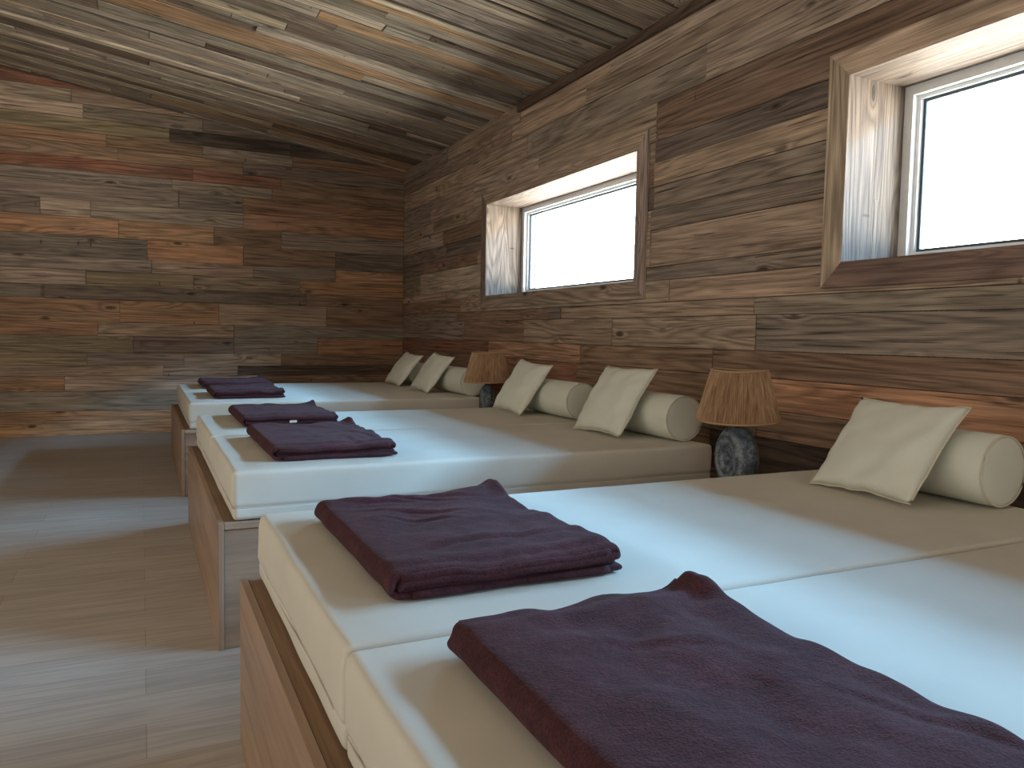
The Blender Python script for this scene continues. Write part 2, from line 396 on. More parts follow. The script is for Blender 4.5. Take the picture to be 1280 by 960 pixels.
# the wall behind the boards (leaves the window openings free)
yy = [YB - .2]
for a, b in sorted(WIN): yy += [a, b]
yy.append(D + .2)
for k in range(0, len(yy), 2): mb.box((W + .02, yy[k], -.1), (W + REV + .15, yy[k + 1], 3.3), DGREY)
for a, b in WIN:
    mb.box((W + .02, a, -.1), (W + REV + .15, b, WZ0 - .02), DGREY); mb.box((W + .02, a, WZ1 + .02), (W + REV + .15, b, 3.3), DGREY)
struct(mb.build('wall_right', OLD))

# far wall; u = x
fz = [0, .247, .449, .60, .705, .836, 1.006, 1.145, 1.375, 1.51, 1.66, 1.795, 2.0, 2.183, 2.35, 2.52, 2.64, 2.763, 2.90, 3.02, 3.155, 3.29, 3.42, 3.6, 3.8, 4.0]
fs = {
 0: [(W, (.50, .24, .10))], 1: [(W, GREY)], 2: [(-.7, ORANGE), (1.2, LTAN), (W, BROWN)],
 3: [(.2, TAN), (.94, TAN), (W, DARK)], 4: [(-.5, OLIVE), (.4, GREY), (1.4, TAN), (W, BROWN)],
 5: [(-.08, OLIVE), (.9, DGREY), (1.8, GREY), (W, ORANGE)], 6: [(-.4, ORANGE), (.9, TAN), (W, GREY)],
 7: [(-.2, (.45, .24, .12)), (.75, ORANGE), (1.9, TAN), (W, BROWN)], 8: [(-.86, GREY), (1.665, (.16, .12, .09, .022)), (W, BROWN)],
 9: [(-.5, LTAN), (.5, OLIVE), (1.6, TAN), (W, ORANGE)], 10: [(.1, GREY), (1.1, TAN), (2.0, GREY), (W, ORANGE)],
 11: [(.06, DGREY), (1.0, ORANGE), (2.0, BROWN), (W, DGREY)], 12: [(-.2, (.45, .22, .11)), (.7, ORANGE), (1.4, BROWN), (W, GREY)],
 13: [(-.88, DGREY), (-.45, LTAN), (1.0, GREY), (W, ORANGE)], 14: [(.36, GREY), (1.0, DGREY), (W, (.36, .17, .09))],
 15: [(.3, GREY), (1.3, GREY), (W, BROWN)], 16: [(.5, DARK if 0 else RED), (1.4, RED), (W, BROWN)], 17: [(-.2, BROWN), (1.0, BROWN), (W, DGREY)],
 18: [(-.3, ORANGE), (.6, BROWN), (1.52, GREY), (W, BROWN)], 19: [(.28, OLIVE), (1.5, (.035, .024, .018)), (W, (.045, .03, .022))], 20: [(-.5, LTAN), (.6, GREY), (W, DGREY)],
 21: [(-.6, LTAN), (W, TAN)], 22: [(-.4, RED), (.4, RED), (W, BROWN)], 23: [(-.3, DARK), (W, DARK)], 24: [(W, DARK)]}
rows = [(fz[i], fz[i + 1], ([(-1.9 + random.uniform(-.3, .3), random.choice([TAN, GREY, ORANGE, BROWN]))] + fs[i])) for i in range(len(fz) - 1)]
mb = MB()
boards(mb, lambda u, v: (u, D, v), (1, 0, 0), (0, -1, 0), rows, [TAN], (), [(SLOPE, 1, HC + SLOPE * W + .01)], relief=.006, gap=.004, urange=(XL, W - .001), mute=.2, dark=1.1)
mb.box((XL - .2, D + .02, -.1), (W + .02, D + .2, 4.1), DGREY)
struct(mb.build('wall_far', OLD))

# ceiling: narrow boards running up the slope, laid unevenly; u = x, v = y
y = YB; rows = []
while y < D:
    w_ = random.choice([.06, .08, .09, .11, .12, .14, .17]); rows.append((y, min(y + w_, D), 0)); y += w_
    if random.random() < .38: rows.append((y, min(y + .022, D), 1)); y += .022      # a deeper, darker strip between two boards
nrm = Vector((-SLOPE, 0, -1)).normalized()
mb = MB()
CT = [(.50, .40, .28), (.44, .35, .25), (.38, .31, .23), (.32, .265, .20), (.54, .44, .32), (.25, .19, .13), (.17, .12, .08), (.42, .26, .14), (.40, .34, .26)]
for v0_, v1_, deep in rows:
    boards(mb, lambda u, v: (u, v, ceil_z(u)), (1, 0, -SLOPE), tuple(nrm), [(v0_, v1_, None)], [(.13, .09, .06), (.09, .065, .045), (.2, .15, .1)] if deep else CT, (), None, dark=1.3, thick=.03,
           relief=.002 if deep else random.choice([.004, .008, .016]), gap=.006, lens=(1.2, 4.2), urange=(XL, W))
mb.prism([(XL - .2, YB - .2, ceil_z(XL - .2) + .031), (W + .4, YB - .2, ceil_z(W + .4) + .031), (W + .4, D + .2, ceil_z(W + .4) + .031), (XL - .2, D + .2, ceil_z(XL - .2) + .031)], (0, 0, .1), DARK)
struct(mb.build('ceiling', CEILW))
# dark cover strip under the ceiling
mb = MB(); mb.box((W - .03, YB, 2.905), (W - .006, 5.753, HC - .015), (.13, .085, .06), (0, 1, 0)); struct(mb.build('trim_1', TRIMW))

# left wall, rear wall (both out of view)
mb = MB(); zt = ceil_z(XL) + .1
mb.box((XL - .2, YB, 0), (XL, D, zt), TAN, (0, 1, 0))
struct(mb.build('wall_left', OLD))
mb = MB(); mb.box((XL - .2, YB - .2, 0), (W + .4, YB, zt), TAN, (1, 0, 0)); struct(mb.build('wall_rear', OLD))

# ------------------------------------------------------------------ windows
def window(k, a, b, revcols):
    root = struct(empty('window_%d' % k, (W, a, WZ0)))
    def add(m_, name, mt, bevel=0):
        o = m_.build(name, mt, root, bevel); o.location = (-W, -a, -WZ0); return o
    t_, p_ = .111, .02
    x1, x0 = W, W - p_
    # casing: four mitred boards
    for nm, pts, ud, tn in (
        ('top', [(a - t_, WZ1 + t_), (b + t_, WZ1 + t_), (b, WZ1), (a, WZ1)], (0, 1, 0), revcols[0]),
        ('bottom', [(a - t_, WZ0 - t_), (b + t_, WZ0 - t_), (b, WZ0), (a, WZ0)], (0, 1, 0), revcols[1]),
        ('near', [(a - t_, WZ0 - t_), (a - t_, WZ1 + t_), (a, WZ1), (a, WZ0)], (0, 0, 1), revcols[2]),
        ('far', [(b + t_, WZ0 - t_), (b + t_, WZ1 + t_), (b, WZ1), (b, WZ0)], (0, 0, 1), revcols[3])):
        m_ = MB(); m_.prism([(x0, y_, z_) for y_, z_ in pts], (p_ - .002 + .0005, 0, 0), tn, ud); add(m_, 'casing_board', TRIMW, .0015)
    # lining of the reveal
    for (p0, p1, ud) in (((a, WZ1 - .012, ), None, None),): pass
    e = REV
    def lin(q0, q1, ud, tn):
        m_ = MB(); m_.box(q0, q1, tn, ud); return m_
    xs = W - p_ + .001; xm = W + e * .5
    LC = (.17, .13, .10)
    for yy0, yy1 in ((b - .001, b + .02), (a - .02, a + .001)):
        m_ = MB(); m_.box((xs, yy0, WZ0), (xm - .001, yy1, WZ1), LC, (0, 0, 1)); m_.box((xm + .001, yy0, WZ0), (W + e + .1, yy1, WZ1), jit(LC), (0, 0, 1)); add(m_, 'reveal_lining', TRIMW)
    for zz0, zz1 in ((WZ1 - .001, WZ1 + .02), (WZ0 - .02, WZ0 + .001)):
        m_ = MB(); m_.box((xs, a, zz0), (xm - .001, b, zz1), LC, (0, 1, 0)); m_.box((xm + .001, a, zz0), (W + e + .1, b, zz1), jit(LC), (0, 1, 0)); add(m_, 'reveal_lining', TRIMW)
    def ring(nm, g0, g1, xa, xb, mt, bev=0):
        m_ = MB(); ya, yb, za, zb = a + g0, b - g0, WZ0 + g0, WZ1 - g0; yc, yd, zc, zd = a + g1, b - g1, WZ0 + g1, WZ1 - g1
        for pts in ([(ya, zb), (yb, zb), (yd, zd), (yc, zd)], [(ya, za), (yb, za), (yd, zc), (yc, zc)], [(ya, za), (ya, zb), (yc, zd), (yc, zc)], [(yb, za), (yb, zb), (yd, zd), (yd, zc)]):
            m_.prism([(xa, y_, z_) for y_, z_ in pts], (xb - xa, 0, 0), (.8, .8, .8))
        return add(m_, nm, mt, bev)
    ring('window_frame', .0015, .045, W + e, W + e + .08, WHITE)
    ring('sash', .045, .062, W + e + .03, W + e + .075, WHITE)
    ring('gasket', .060, .076, W + e + .048, W + e + .062, GASKET)
    m_ = MB(); m_.box((W + e + .053, a + .06, WZ0 + .06), (W + e + .059, b - .06, WZ1 - .06)); add(m_, 'pane', GLASS)
    return root
window(1, *WIN[0], ((.52, .39, .29), (.38, .29, .22), (.40, .31, .26), (.28, .21, .16)))
window(2, *WIN[1], ((.54, .40, .29), (.24, .155, .125), (.4, .3, .24), (.50, .39, .28)))
window(3, *WIN[2], ((.4, .3, .23), (.3, .22, .17), (.3, .25, .2), (.36, .28, .2)))

# ------------------------------------------------------------------ beds
XB, XF, XH = .225, .272, 2.335           # base foot, mattress foot, mattress head
HM, TM = .609, .171
ZB = HM - TM
MW = .95
OAKC = (.33, .22, .145)
def bed_base(y0, y1, label):
    root = empty('bed_base', (XB, y0, 0)); tag(root, label, 'bed base', 'oak bed bases')
    def add(m_, name, mt, bevel=0):
        o = m_.build(name, mt, root, bevel); o.location = (-XB, -y0, 0); return o
    m_ = MB(); m_.box((XB, y0 - .004, .001), (XB + .018, y1 + .004, ZB + .002), (.34, .225, .15), (0, 1, 0)); add(m_, 'foot_panel', OAK, .001)
    for yy_ in (y0 + .004, y1 - .022):
        m_ = MB(); m_.box((XB + .019, yy_, .001), (XH + .03, yy_ + .018, ZB - .026), jit(OAKC, .05), (1, 0, 0)); add(m_, 'side_panel', OAK, .001)
    m_ = MB(); m_.box((XB + .0185, y0 - .003, ZB - .024), (XH + .03, y1 + .003, ZB - .001), (.38, .26, .175), (1, 0, 0)); add(m_, 'top_board', OAK, .002)
    m_ = MB(); m_.box((XB + .0186, y0 + .02, ZB - .0012), (XF + .03, y1 - .02, ZB + .0008), (.2, .115, .06), (0, 1, 0)); o = add(m_, 'ledge', LEDGE); o['label'] = 'dark brown ledge in front of the mattress'
    m_ = MB(); m_.box((XH + .012, y0 + .023, .001), (XH + .03, y1 - .023, ZB - .026), OAKC, (0, 1, 0)); add(m_, 'head_panel', OAK)
    return root

def rbox_profile(w, h, r, n=5):
    pts = []
    for cx, cz, a0 in ((w / 2 - r, h - r, 0), (-w / 2 + r, h - r, 90), (-w / 2 + r, r, 180), (w / 2 - r, r, 270)):
        for k in range(n + 1):
            a = R(a0 + 90 * k / n); pts.append((cx + r * math.cos(a), cz + r * math.sin(a)))
    return pts
def mattress(y0, seed, label, creases=()):
    """fabric-covered foam block: rounded box, softly uneven, seam two thirds down"""
    L, Wd = XH - XF, MW - .006
    cx, cy = (XF + XH) / 2, y0 + MW / 2
    root = empty('mattress', (cx, cy, ZB + .002)); tag(root, label, 'mattress', 'cream mattresses')
    bm = bmesh.new(); bmesh.ops.create_cube(bm, size=1)
    for v in bm.verts: v.co = Vector((v.co.x * L, v.co.y * Wd, (v.co.z + .5) * TM))
    bmesh.ops.bevel(bm, geom=bm.edges[:], offset=.016, segments=4, affect='EDGES', profile=.5)
    # loop cuts by bisecting
    for k in range(1, 110): bmesh.ops.bisect_plane(bm, geom=bm.verts[:] + bm.edges[:] + bm.faces[:], plane_co=(-L / 2 + L * k / 110, 0, 0), plane_no=(1, 0, 0))
    for k in range(1, 50): bmesh.ops.bisect_plane(bm, geom=bm.verts[:] + bm.edges[:] + bm.faces[:], plane_co=(0, -Wd / 2 + Wd * k / 50, 0), plane_no=(0, 1, 0))
    for z in (.02, .036, .040, .044, .048, .06, .08, .10, .12, .14): bmesh.ops.bisect_plane(bm, geom=bm.verts[:] + bm.edges[:] + bm.faces[:], plane_co=(0, 0, z), plane_no=(0, 0, 1))
    for v in bm.verts:
        c = v.co.copy(); ex, ey = abs(c.x) / (L / 2), abs(c.y) / (Wd / 2)
        q = Vector((c.x * 3, c.y * 3, seed * 9.1))
        for (ax, ay, bx_, by_, hh, ww) in creases:
            if c.z > TM - .02:
                d_ = Vector((bx_ - ax, by_ - ay)); l2 = d_.length; p_ = Vector((c.x + cx - ax, c.y + cy - ay)); tt = max(0, min(1, p_.dot(d_) / l2 ** 2))
                v.co.z += hh * math.sin(math.pi * min(1, .15 + tt * .85)) * math.exp(-((p_ - d_ * tt).length / ww) ** 2) * min(1, (1 - max(ex, ey)) * 20)
        if c.z > TM - .02: v.co.z += (mn.noise(q) * .0035 + mn.noise(q * 3.1) * .0015) * min(1, (1 - max(ex, ey)) * 12 + .2)
        if ex > .99:
            s = 1 if c.x > 0 else -1
            v.co.x += s * (.004 * mn.noise(Vector((c.y * 4, c.z * 9, seed))) - (.0045 if abs(c.z - .044) < .003 else 0) + (.003 if .05 < c.z < .15 else 0))
        if ey > .985:
            s = 1 if c.y > 0 else -1
            v.co.y += s * (.0008 * mn.noise(Vector((c.x * 4, c.z * 9, seed))) - (.004 if abs(c.z - .044) < .003 else 0) - .0008)
    bm.normal_update()
    link('mattress_cover', bm, MATT, root, True)
    bm = bmesh.new(); pts = []
    a, b_ = L / 2 - .0015, Wd / 2 - .0035; rr = .012
    loop = []
    for sx_, sy_, a0 in ((1, 1, 0), (-1, 1, 90), (-1, -1, 180), (1, -1, 270)):
        for k in range(4):
            an = R(a0 + 30 * k); loop.append((sx_ * (a - rr) + rr * math.cos(an), sy_ * (b_ - rr) + rr * math.sin(an)))
    full = []
    for i in range(len(loop)):
        p, q = Vector(loop[i]), Vector(loop[(i + 1) % len(loop)]); n = max(1, int((q - p).length / .05))
        for k in range(n):
            w = p.lerp(q, k / n); full.append((w.x, w.y, .042 + (.016 if w.x < -L / 2 + .01 else .004) * mn.noise(Vector((w.x * 5, w.y * 6, seed)))))
    tube(bm, full, .0018, 6, True)
    o = link('zip_seam', bm, ZIP, root, True)
    return root

beds = [ ('near', 2.078, 'nearest', 1), ('middle', 4.620, 'middle', 2), ('far', 7.275, 'farthest', 3)]
bed_base(2.078 - 2 * MW, 2.078, 'oak-laminate bed base under the nearest pair of mattresses')
bed_base(4.620 - 2 * MW, 4.620, 'oak-laminate bed base of the middle bed, between the two lamps')
bed_base(7.275 - 2 * MW, 7.275, 'oak-laminate bed base of the farthest bed, nearest the end wall')
mattress(2.078 - 2 * MW, 1, 'cream mattress closest to the viewer, under the largest dark blanket')
mattress(2.078 - MW, 2, 'cream mattress of the nearest bed that carries a cushion and a bolster in view', [(1.50, 1.98, 1.72, 1.60, .005, .02), (1.38, 2.0, 1.30, 1.72, .004, .02), (1.62, 2.0, 1.50, 1.78, .004, .018)])
mattress(4.620 - 2 * MW, 3, 'cream mattress of the middle bed, on its near side beside the larger lamp')
mattress(4.620 - MW, 4, 'cream mattress of the middle bed, on its far side beside the smaller lamp', [(1.42, 4.5, 1.60, 4.12, .007, .022), (1.60, 4.52, 1.45, 4.25, .006, .02), (1.3, 4.3, 1.45, 4.05, .005, .02)])
mattress(7.275 - 2 * MW, 5, 'cream mattress of the farthest bed, on its near side')
mattress(7.275 - MW, 6, 'cream mattress nearest the end wall of the room')

# ------------------------------------------------------------------ pillows and bolsters
def cushion(bx, y, tx, tz, w, seed, label, yawd=0, rolld=0):
    """square cushion: bottom edge at x=bx on the mattress, top edge at (tx,tz)"""
    h = math.hypot(tx - bx, tz - HM); lean = math.atan2(tx - bx, tz - HM)
    N = 26; bm = bmesh.new(); th = .056
    def pt(i, j, s):
        u, v = -1 + 2 * i / N, -1 + 2 * j / N
        cu, cv = 1 - .10 * (1 - v * v) * abs(u) ** 3, 1 - .09 * (1 - u * u) * abs(v) ** 3
        x = u * cu * w / 2; z = v * cv * h / 2
        e = max(0, (1 - u * u)) ** .45 * max(0, (1 - v * v)) ** .45
        ang = math.atan2(v, u)
        wr = .009 * mn.noise(Vector((u * 2.4, v * 2.4, seed * 5 + s))) + .006 * math.sin((u - v * .6) * 13 + 4 * mn.noise(Vector((u * 2, v * 2, seed)))) * max(abs(u), abs(v)) ** 3
        t = th * e + wr * e ** .5
        t = max(t, .002) if e > 0 else 0
        bow = .012 * mn.noise(Vector((u * 1.5, v * 1.5, seed * 3.7)))
        fold = -.02 * max(0, u * s * 0 + u - .55) * max(0, -v - .4) * 4
        if s > 0: t *= .36
        return Vector((x, s * t + bow * .5 + fold, z + h / 2 + .006 * mn.noise(Vector((u * 3, v * 3, seed + 9)))))
    g = {}
    for s in (1, -1):
        for i in range(N + 1):
            for j in range(N + 1):
                if s == -1 and (i in (0, N) or j in (0, N)): g[(s, i, j)] = g[(1, i, j)]; continue
                g[(s, i, j)] = bm.verts.new(pt(i, j, s))
    for s in (1, -1):
        for i in range(N):
            for j in range(N):
                q = [g[(s, i, j)], g[(s, i + 1, j)], g[(s, i + 1, j + 1)], g[(s, i, j + 1)]]
                bm.faces.new(q if s == -1 else q[::-1])
    bm.normal_update()
    border = [(i, 0) for i in range(N)] + [(N, j) for j in range(N)] + [(i, N) for i in range(N, 0, -1)] + [(0, j) for j in range(N, 0, -1)]
    bp = [g[(1, i, j)].co.copy() for i, j in border]
    root = empty('square_cushion', (bx, y, HM + .004)); tag(root, label, 'cushion', 'square cushions')
    # local x = along the wall (-y), local y = towards the wall
    root.rotation_mode = 'QUATERNION'
    Mx = Matrix.Rotation(R(yawd), 3, 'Z') @ Matrix(((0, 1, 0), (-1, 0, 0), (0, 0, 1))) @ Matrix.Rotation(-lean, 3, 'X') @ Matrix.Rotation(R(rolld), 3, 'Y')
    root.rotation_quaternion = Mx.to_quaternion()
    link('cushion_cover', bm, PILLOW, root, True)
    b2 = bmesh.new(); tube(b2, bp, .003, 6, True); link('piping', b2, PIPING, root, True)
    bpy.context.view_layer.update()
    zmin = min((root.matrix_world @ p).z for p in bp) - .003
    root.location.z += HM + .003 - zmin
    return root
def bolster(x, y0, y1, label, seed=0):
    r = .106; L = y1 - y0; root = empty('bolster', (x, (y0 + y1) / 2, HM + .004 + r)); tag(root, label, 'bolster', 'round bolsters')
    bm = bmesh.new(); seg = 40; prof = [(-L / 2 - .006, 0), (-L / 2 - .006, r * .5), (-L / 2 - .003, r * .85), (-L / 2, r * .955), (-L / 2 + .008, r * .985)]
    n = 14
    for k in range(n + 1): prof.append((-L / 2 + .03 + (L - .06) * k / n, r))
    prof += [(-p, q) for p, q in prof[4::-1]]
    rings = []
    for (p, q) in prof:
        if q == 0: rings.append([bm.verts.new((0, p, 0))]); continue
        rr = []
        for k in range(seg):
            a = 2 * math.pi * k / seg; d = 1 + .02 * mn.noise(Vector((math.cos(a) * 1.5, math.sin(a) * 1.5, p * 6 + seed)))
            z = q * d * math.sin(a); z = max(z, -r * .985)
            rr.append(bm.verts.new((q * d * math.cos(a), p, z)))
        rings.append(rr)
    for A, B in zip(rings, rings[1:]):
        for k in range(seg):
            k2 = (k + 1) % seg
            if len(A) == 1: bm.faces.new((A[0], B[k], B[k2]))
            elif len(B) == 1: bm.faces.new((A[k2], A[k], B[0]))
            else: bm.faces.new((A[k2], A[k], B[k], B[k2]))
    bmesh.ops.recalc_face_normals(bm, faces=bm.faces)
    link('bolster_cover', bm, PILLOW, root, True)
    for s in (-1, 1):
        bm = bmesh.new(); tube(bm, [(r * .978 * math.cos(a), s * (L / 2 + .001), r * .978 * math.sin(a)) for a in [2 * math.pi * k / 36 for k in range(36)]], .0028, 6, True)
        link('piping', bm, PIPING, root, True)
    return root
bolster(2.262, 1.375, 1.80, 'cream bolster closest to the viewer, behind the nearest cushion', 1)
bolster(2.262, 2.84, 3.40, 'cream bolster on the middle bed, its round end facing the larger lamp', 2)
bolster(2.262, 3.76, 4.32, 'cream bolster on the middle bed, farther one, just beyond the middle cushion', 3)
bolster(2.315, 5.50, 6.06, 'cream bolster on the farthest bed, partly behind the smaller lamp shade', 4)
cushion(2.0, 1.655, 2.225, .893, .39, 1, 'square cream cushion closest to the viewer, on the nearest bed', -1)
cushion(2.01, 3.20, 2.21, .935, .42, 2, 'square cream cushion on the near half of the middle bed', 3)
cushion(2.03, 4.27, 2.22, .92, .42, 3, 'square cream cushion on the far half of the middle bed, right of the smaller lamp', 3, 4)
cushion(2.06, 6.03, 2.27, .915, .46, 4, 'square cream cushion on the farthest bed, directly left of its bolster', 3, 4)
cushion(2.08, 6.85, 2.29, .895, .46, 5, 'square cream cushion on the farthest bed, closest to the end wall', 3, 4)
bolster(2.325, 6.80, 7.2, 'cream bolster behind the cushion closest to the end wall', 5)

# ------------------------------------------------------------------ folded blankets
def blanket(x0, x1, y0, y1, seed, label, lift=.03, wr=.006, skew=0., rot=0., creases=()):
    """fleece throw folded in four: double fold at the foot side, loose layers elsewhere"""
    Lx, Ly = x1 - x0, y1 - y0; th = .0125; t2 = th / 2
    z1, z2, z3, z4 = t2 + .001, t2 + .0135, t2 + .026, t2 + .0385
    path = []
    def seg(a, b, n):
        for k in range(n): path.append((a[0] + (b[0] - a[0]) * k / n, a[1] + (b[1] - a[1]) * k / n))
    def arc(c, r, a0, a1, n):
        for k in range(n): a = R(a0 + (a1 - a0) * k / n); path.append((c[0] + r * math.cos(a), c[1] + r * math.sin(a)))
    ro = (z4 - z1) / 2; ri = (z3 - z2) / 2; rf = (z4 - z3) / 2
    seg((Lx, z1), (ro, z1), 24); arc((ro, (z1 + z4) / 2), ro, 270, 90, 9); i_top = len(path); seg((ro, z4), (Lx - .02, z4), 60)
    arc((Lx - .02, (z3 + z4) / 2), rf, 90, -90, 5); seg((Lx - .02, z3), (ro + .004, z3), 24)
    arc((ro + .004, (z2 + z3) / 2), ri, 90, 270, 5); seg((ro + .004, z2), (Lx - .012, z2), 24); path.append((Lx - .012, z2))
    NY = 70; bm = bmesh.new(); grid = []
    rnd = random.Random(seed); ph = [rnd.uniform(0, 10) for _ in range(8)]
    layer = []
    for i, (px, pz) in enumerate(path): layer.append(pz / z4)
    for i, (px, pz) in enumerate(path):
        col = []; lay = layer[i]
        for j in range(NY + 1):
            t = j / NY; fx = px / Lx
            edge = .007 * math.sin(lay * 9 + ph[0] + t * 3) + .008 * mn.noise(Vector((fx * 3, lay * 6, seed)))
            y = t * Ly + (edge if t < .5 else -edge) * abs(2 * t - 1) ** 2 - (0.010 * lay if t < .5 else -.0) * abs(2 * t - 1)
            x = px + .006 * mn.noise(Vector((t * 5 + ph[1], lay * 3, seed))) * (1 if fx > .5 else .5) + skew * (t - .5)
            q = Vector((fx * 1.3 + ph[2], t * 1.6, seed * 3.3))
            # long soft creases running across
            cre = mn.noise(Vector((fx * 1.6 + t * 2.0 + ph[3], t * 5 - fx * 4, seed))) + .7 * math.sin(t * 34 + fx * 7 + 5 * mn.noise(Vector((fx * 2, t * 2, seed)))) * max(0, t - .35) * max(0, 1 - fx * 1.2) * .9
            w = wr * (mn.noise(q * 3) * .9 + cre * .9 + .35 * mn.noise(q * 9)) * lay ** 1.5
            w *= min(1, max(.12, (fx - .04) * 5))
            for (cu, cv, cdu, cdv, cl, cw_, ch) in creases:      # pinched creases: start, direction, length, width, depth
                du_, dv_ = px - cu, t * Ly - cv; al = du_ * cdu + dv_ * cdv; ac = -du_ * cdv + dv_ * cdu + .012 * math.sin(al * 14 + cu * 40)
                if 0 < al < cl: w += lay ** 2 * ch * math.sin(math.pi * al / cl) * (math.exp(-((ac - cw_) / cw_) ** 2) - 1.1 * math.exp(-(ac / cw_) ** 2))
            z = pz * (1 + .0) + w + .004 * lay
            # edges roll down, one corner stands up
            ef = min(t, 1 - t) * Ly
            z -= .009 * lay * math.exp(-(ef / .02) ** 2) 
            z += .006 * lay * math.exp(-((ef - .05) / .03) ** 2)
            z += lift * lay * math.exp(-(((1 - fx) * Lx / .04) ** 2 + ((1 - t) * Ly / .08) ** 2))
            z += .009 * lay * math.exp(-((1 - fx) * Lx / .05) ** 2) * mn.noise(Vector((t * 11, seed, 4)))
            z += .004 * lay * math.exp(-((ef - .012) / .009) ** 2) - .004 * lay * math.exp(-((ef - .03) / .012) ** 2)
            z += .010 * lay * math.exp(-((1 - fx) * Lx / .03) ** 2) * mn.noise(Vector((t * 6, seed, 1)))
            col.append(bm.verts.new((x, y, max(z, t2 + .0005))))
        grid.append(col)
    for i in range(len(path) - 1):
        for j in range(NY): bm.faces.new((grid[i][j], grid[i][j + 1], grid[i + 1][j + 1], grid[i + 1][j]))
    for v in bm.verts: v.co.x -= Lx / 2; v.co.y -= Ly / 2
    hems = [[grid[i][j].co.copy() + Vector((0, .002 * sg, 0)) for i in rng] for j, sg in ((0, 1), (NY, -1)) for rng in (range(2, 24), range(i_top, i_top + 60, 2))]
    bm.normal_update()
    o = link('folded_blanket', bm, PLUSH, None, True); o.location = ((x0 + x1) / 2, (y0 + y1) / 2, HM + .0048); o.rotation_euler = (0, 0, R(rot))
    sm = o.modifiers.new('thickness', 'SOLIDIFY'); sm.thickness = th; sm.offset = 0; sm.use_even_offset = False
    ss = o.modifiers.new('soften', 'SUBSURF'); ss.levels = 1; ss.render_levels = 1
    for h_ in hems:
        hb = bmesh.new(); tube(hb, [(p_.x, p_.y, max(p_.z, .0085)) for p_ in h_], .0082, 8); link('hem', hb, PLUSH, o, True)
    tag(o, label, 'blanket', 'folded dark blankets')
    return o
CB = [(.34, .42, .3, -.95, .3, .014, .004), (.30, .2, .2, -.98, .2, .016, .004), (.12, .60, .95, -.3, .25, .012, .004)]
CA = [(.04, .60, .93, -.36, .22, .011, .008), (.10, .61, .93, -.36, .26, .010, .008), (.05, .50, .90, -.42, .20, .010, .007), (.08, .40, .88, -.46, .22, .011, .006), (.22, .58, .93, -.36, .2, .012, .006), (.05, .12, .99, .1, .4, .014, .006), (.14, .47, .9, -.42, .2, .010, .006)]
blanket(.405, .86, .27, 1.035, 11, 'largest dark plum folded blanket, closest to the viewer', .030, .010, creases=CB)
blanket(.390, .88, 1.285, 1.93, 12, 'dark plum folded blanket on the far mattress of the nearest bed', .030, .009, creases=CA)
blanket(.425, .90, 2.88, 3.62, 13, 'dark plum folded blanket on the near mattress of the middle bed', .032, .009, creases=CB)
bl4 = blanket(.44, .92, 3.94, 4.58, 14, 'dark plum folded blanket on the far mattress of the middle bed', .032, .008)
blanket(.44, .93, 5.66, 6.25, 15, 'dark plum folded blanket on the near mattress of the farthest bed', .02, .010, creases=CB)
blanket(.44, .98, 6.62, 7.2, 16, 'dark plum folded blanket closest to the end wall', .03, .010)
bm = bmesh.new(); bmesh.ops.create_grid(bm, x_segments=4, y_segments=2, size=.5)
for v in bm.verts: v.co = Vector((v.co.x * .034, -.336 - .004 * math.sin(v.co.x * 3), .024 + v.co.y * .012 + .002 * v.co.x))
o = link('care_label', bm, PILLOW, bl4); o['label'] = 'small white care label'
sm = o.modifiers.new('thickness', 'SOLIDIFY'); sm.thickness = .001
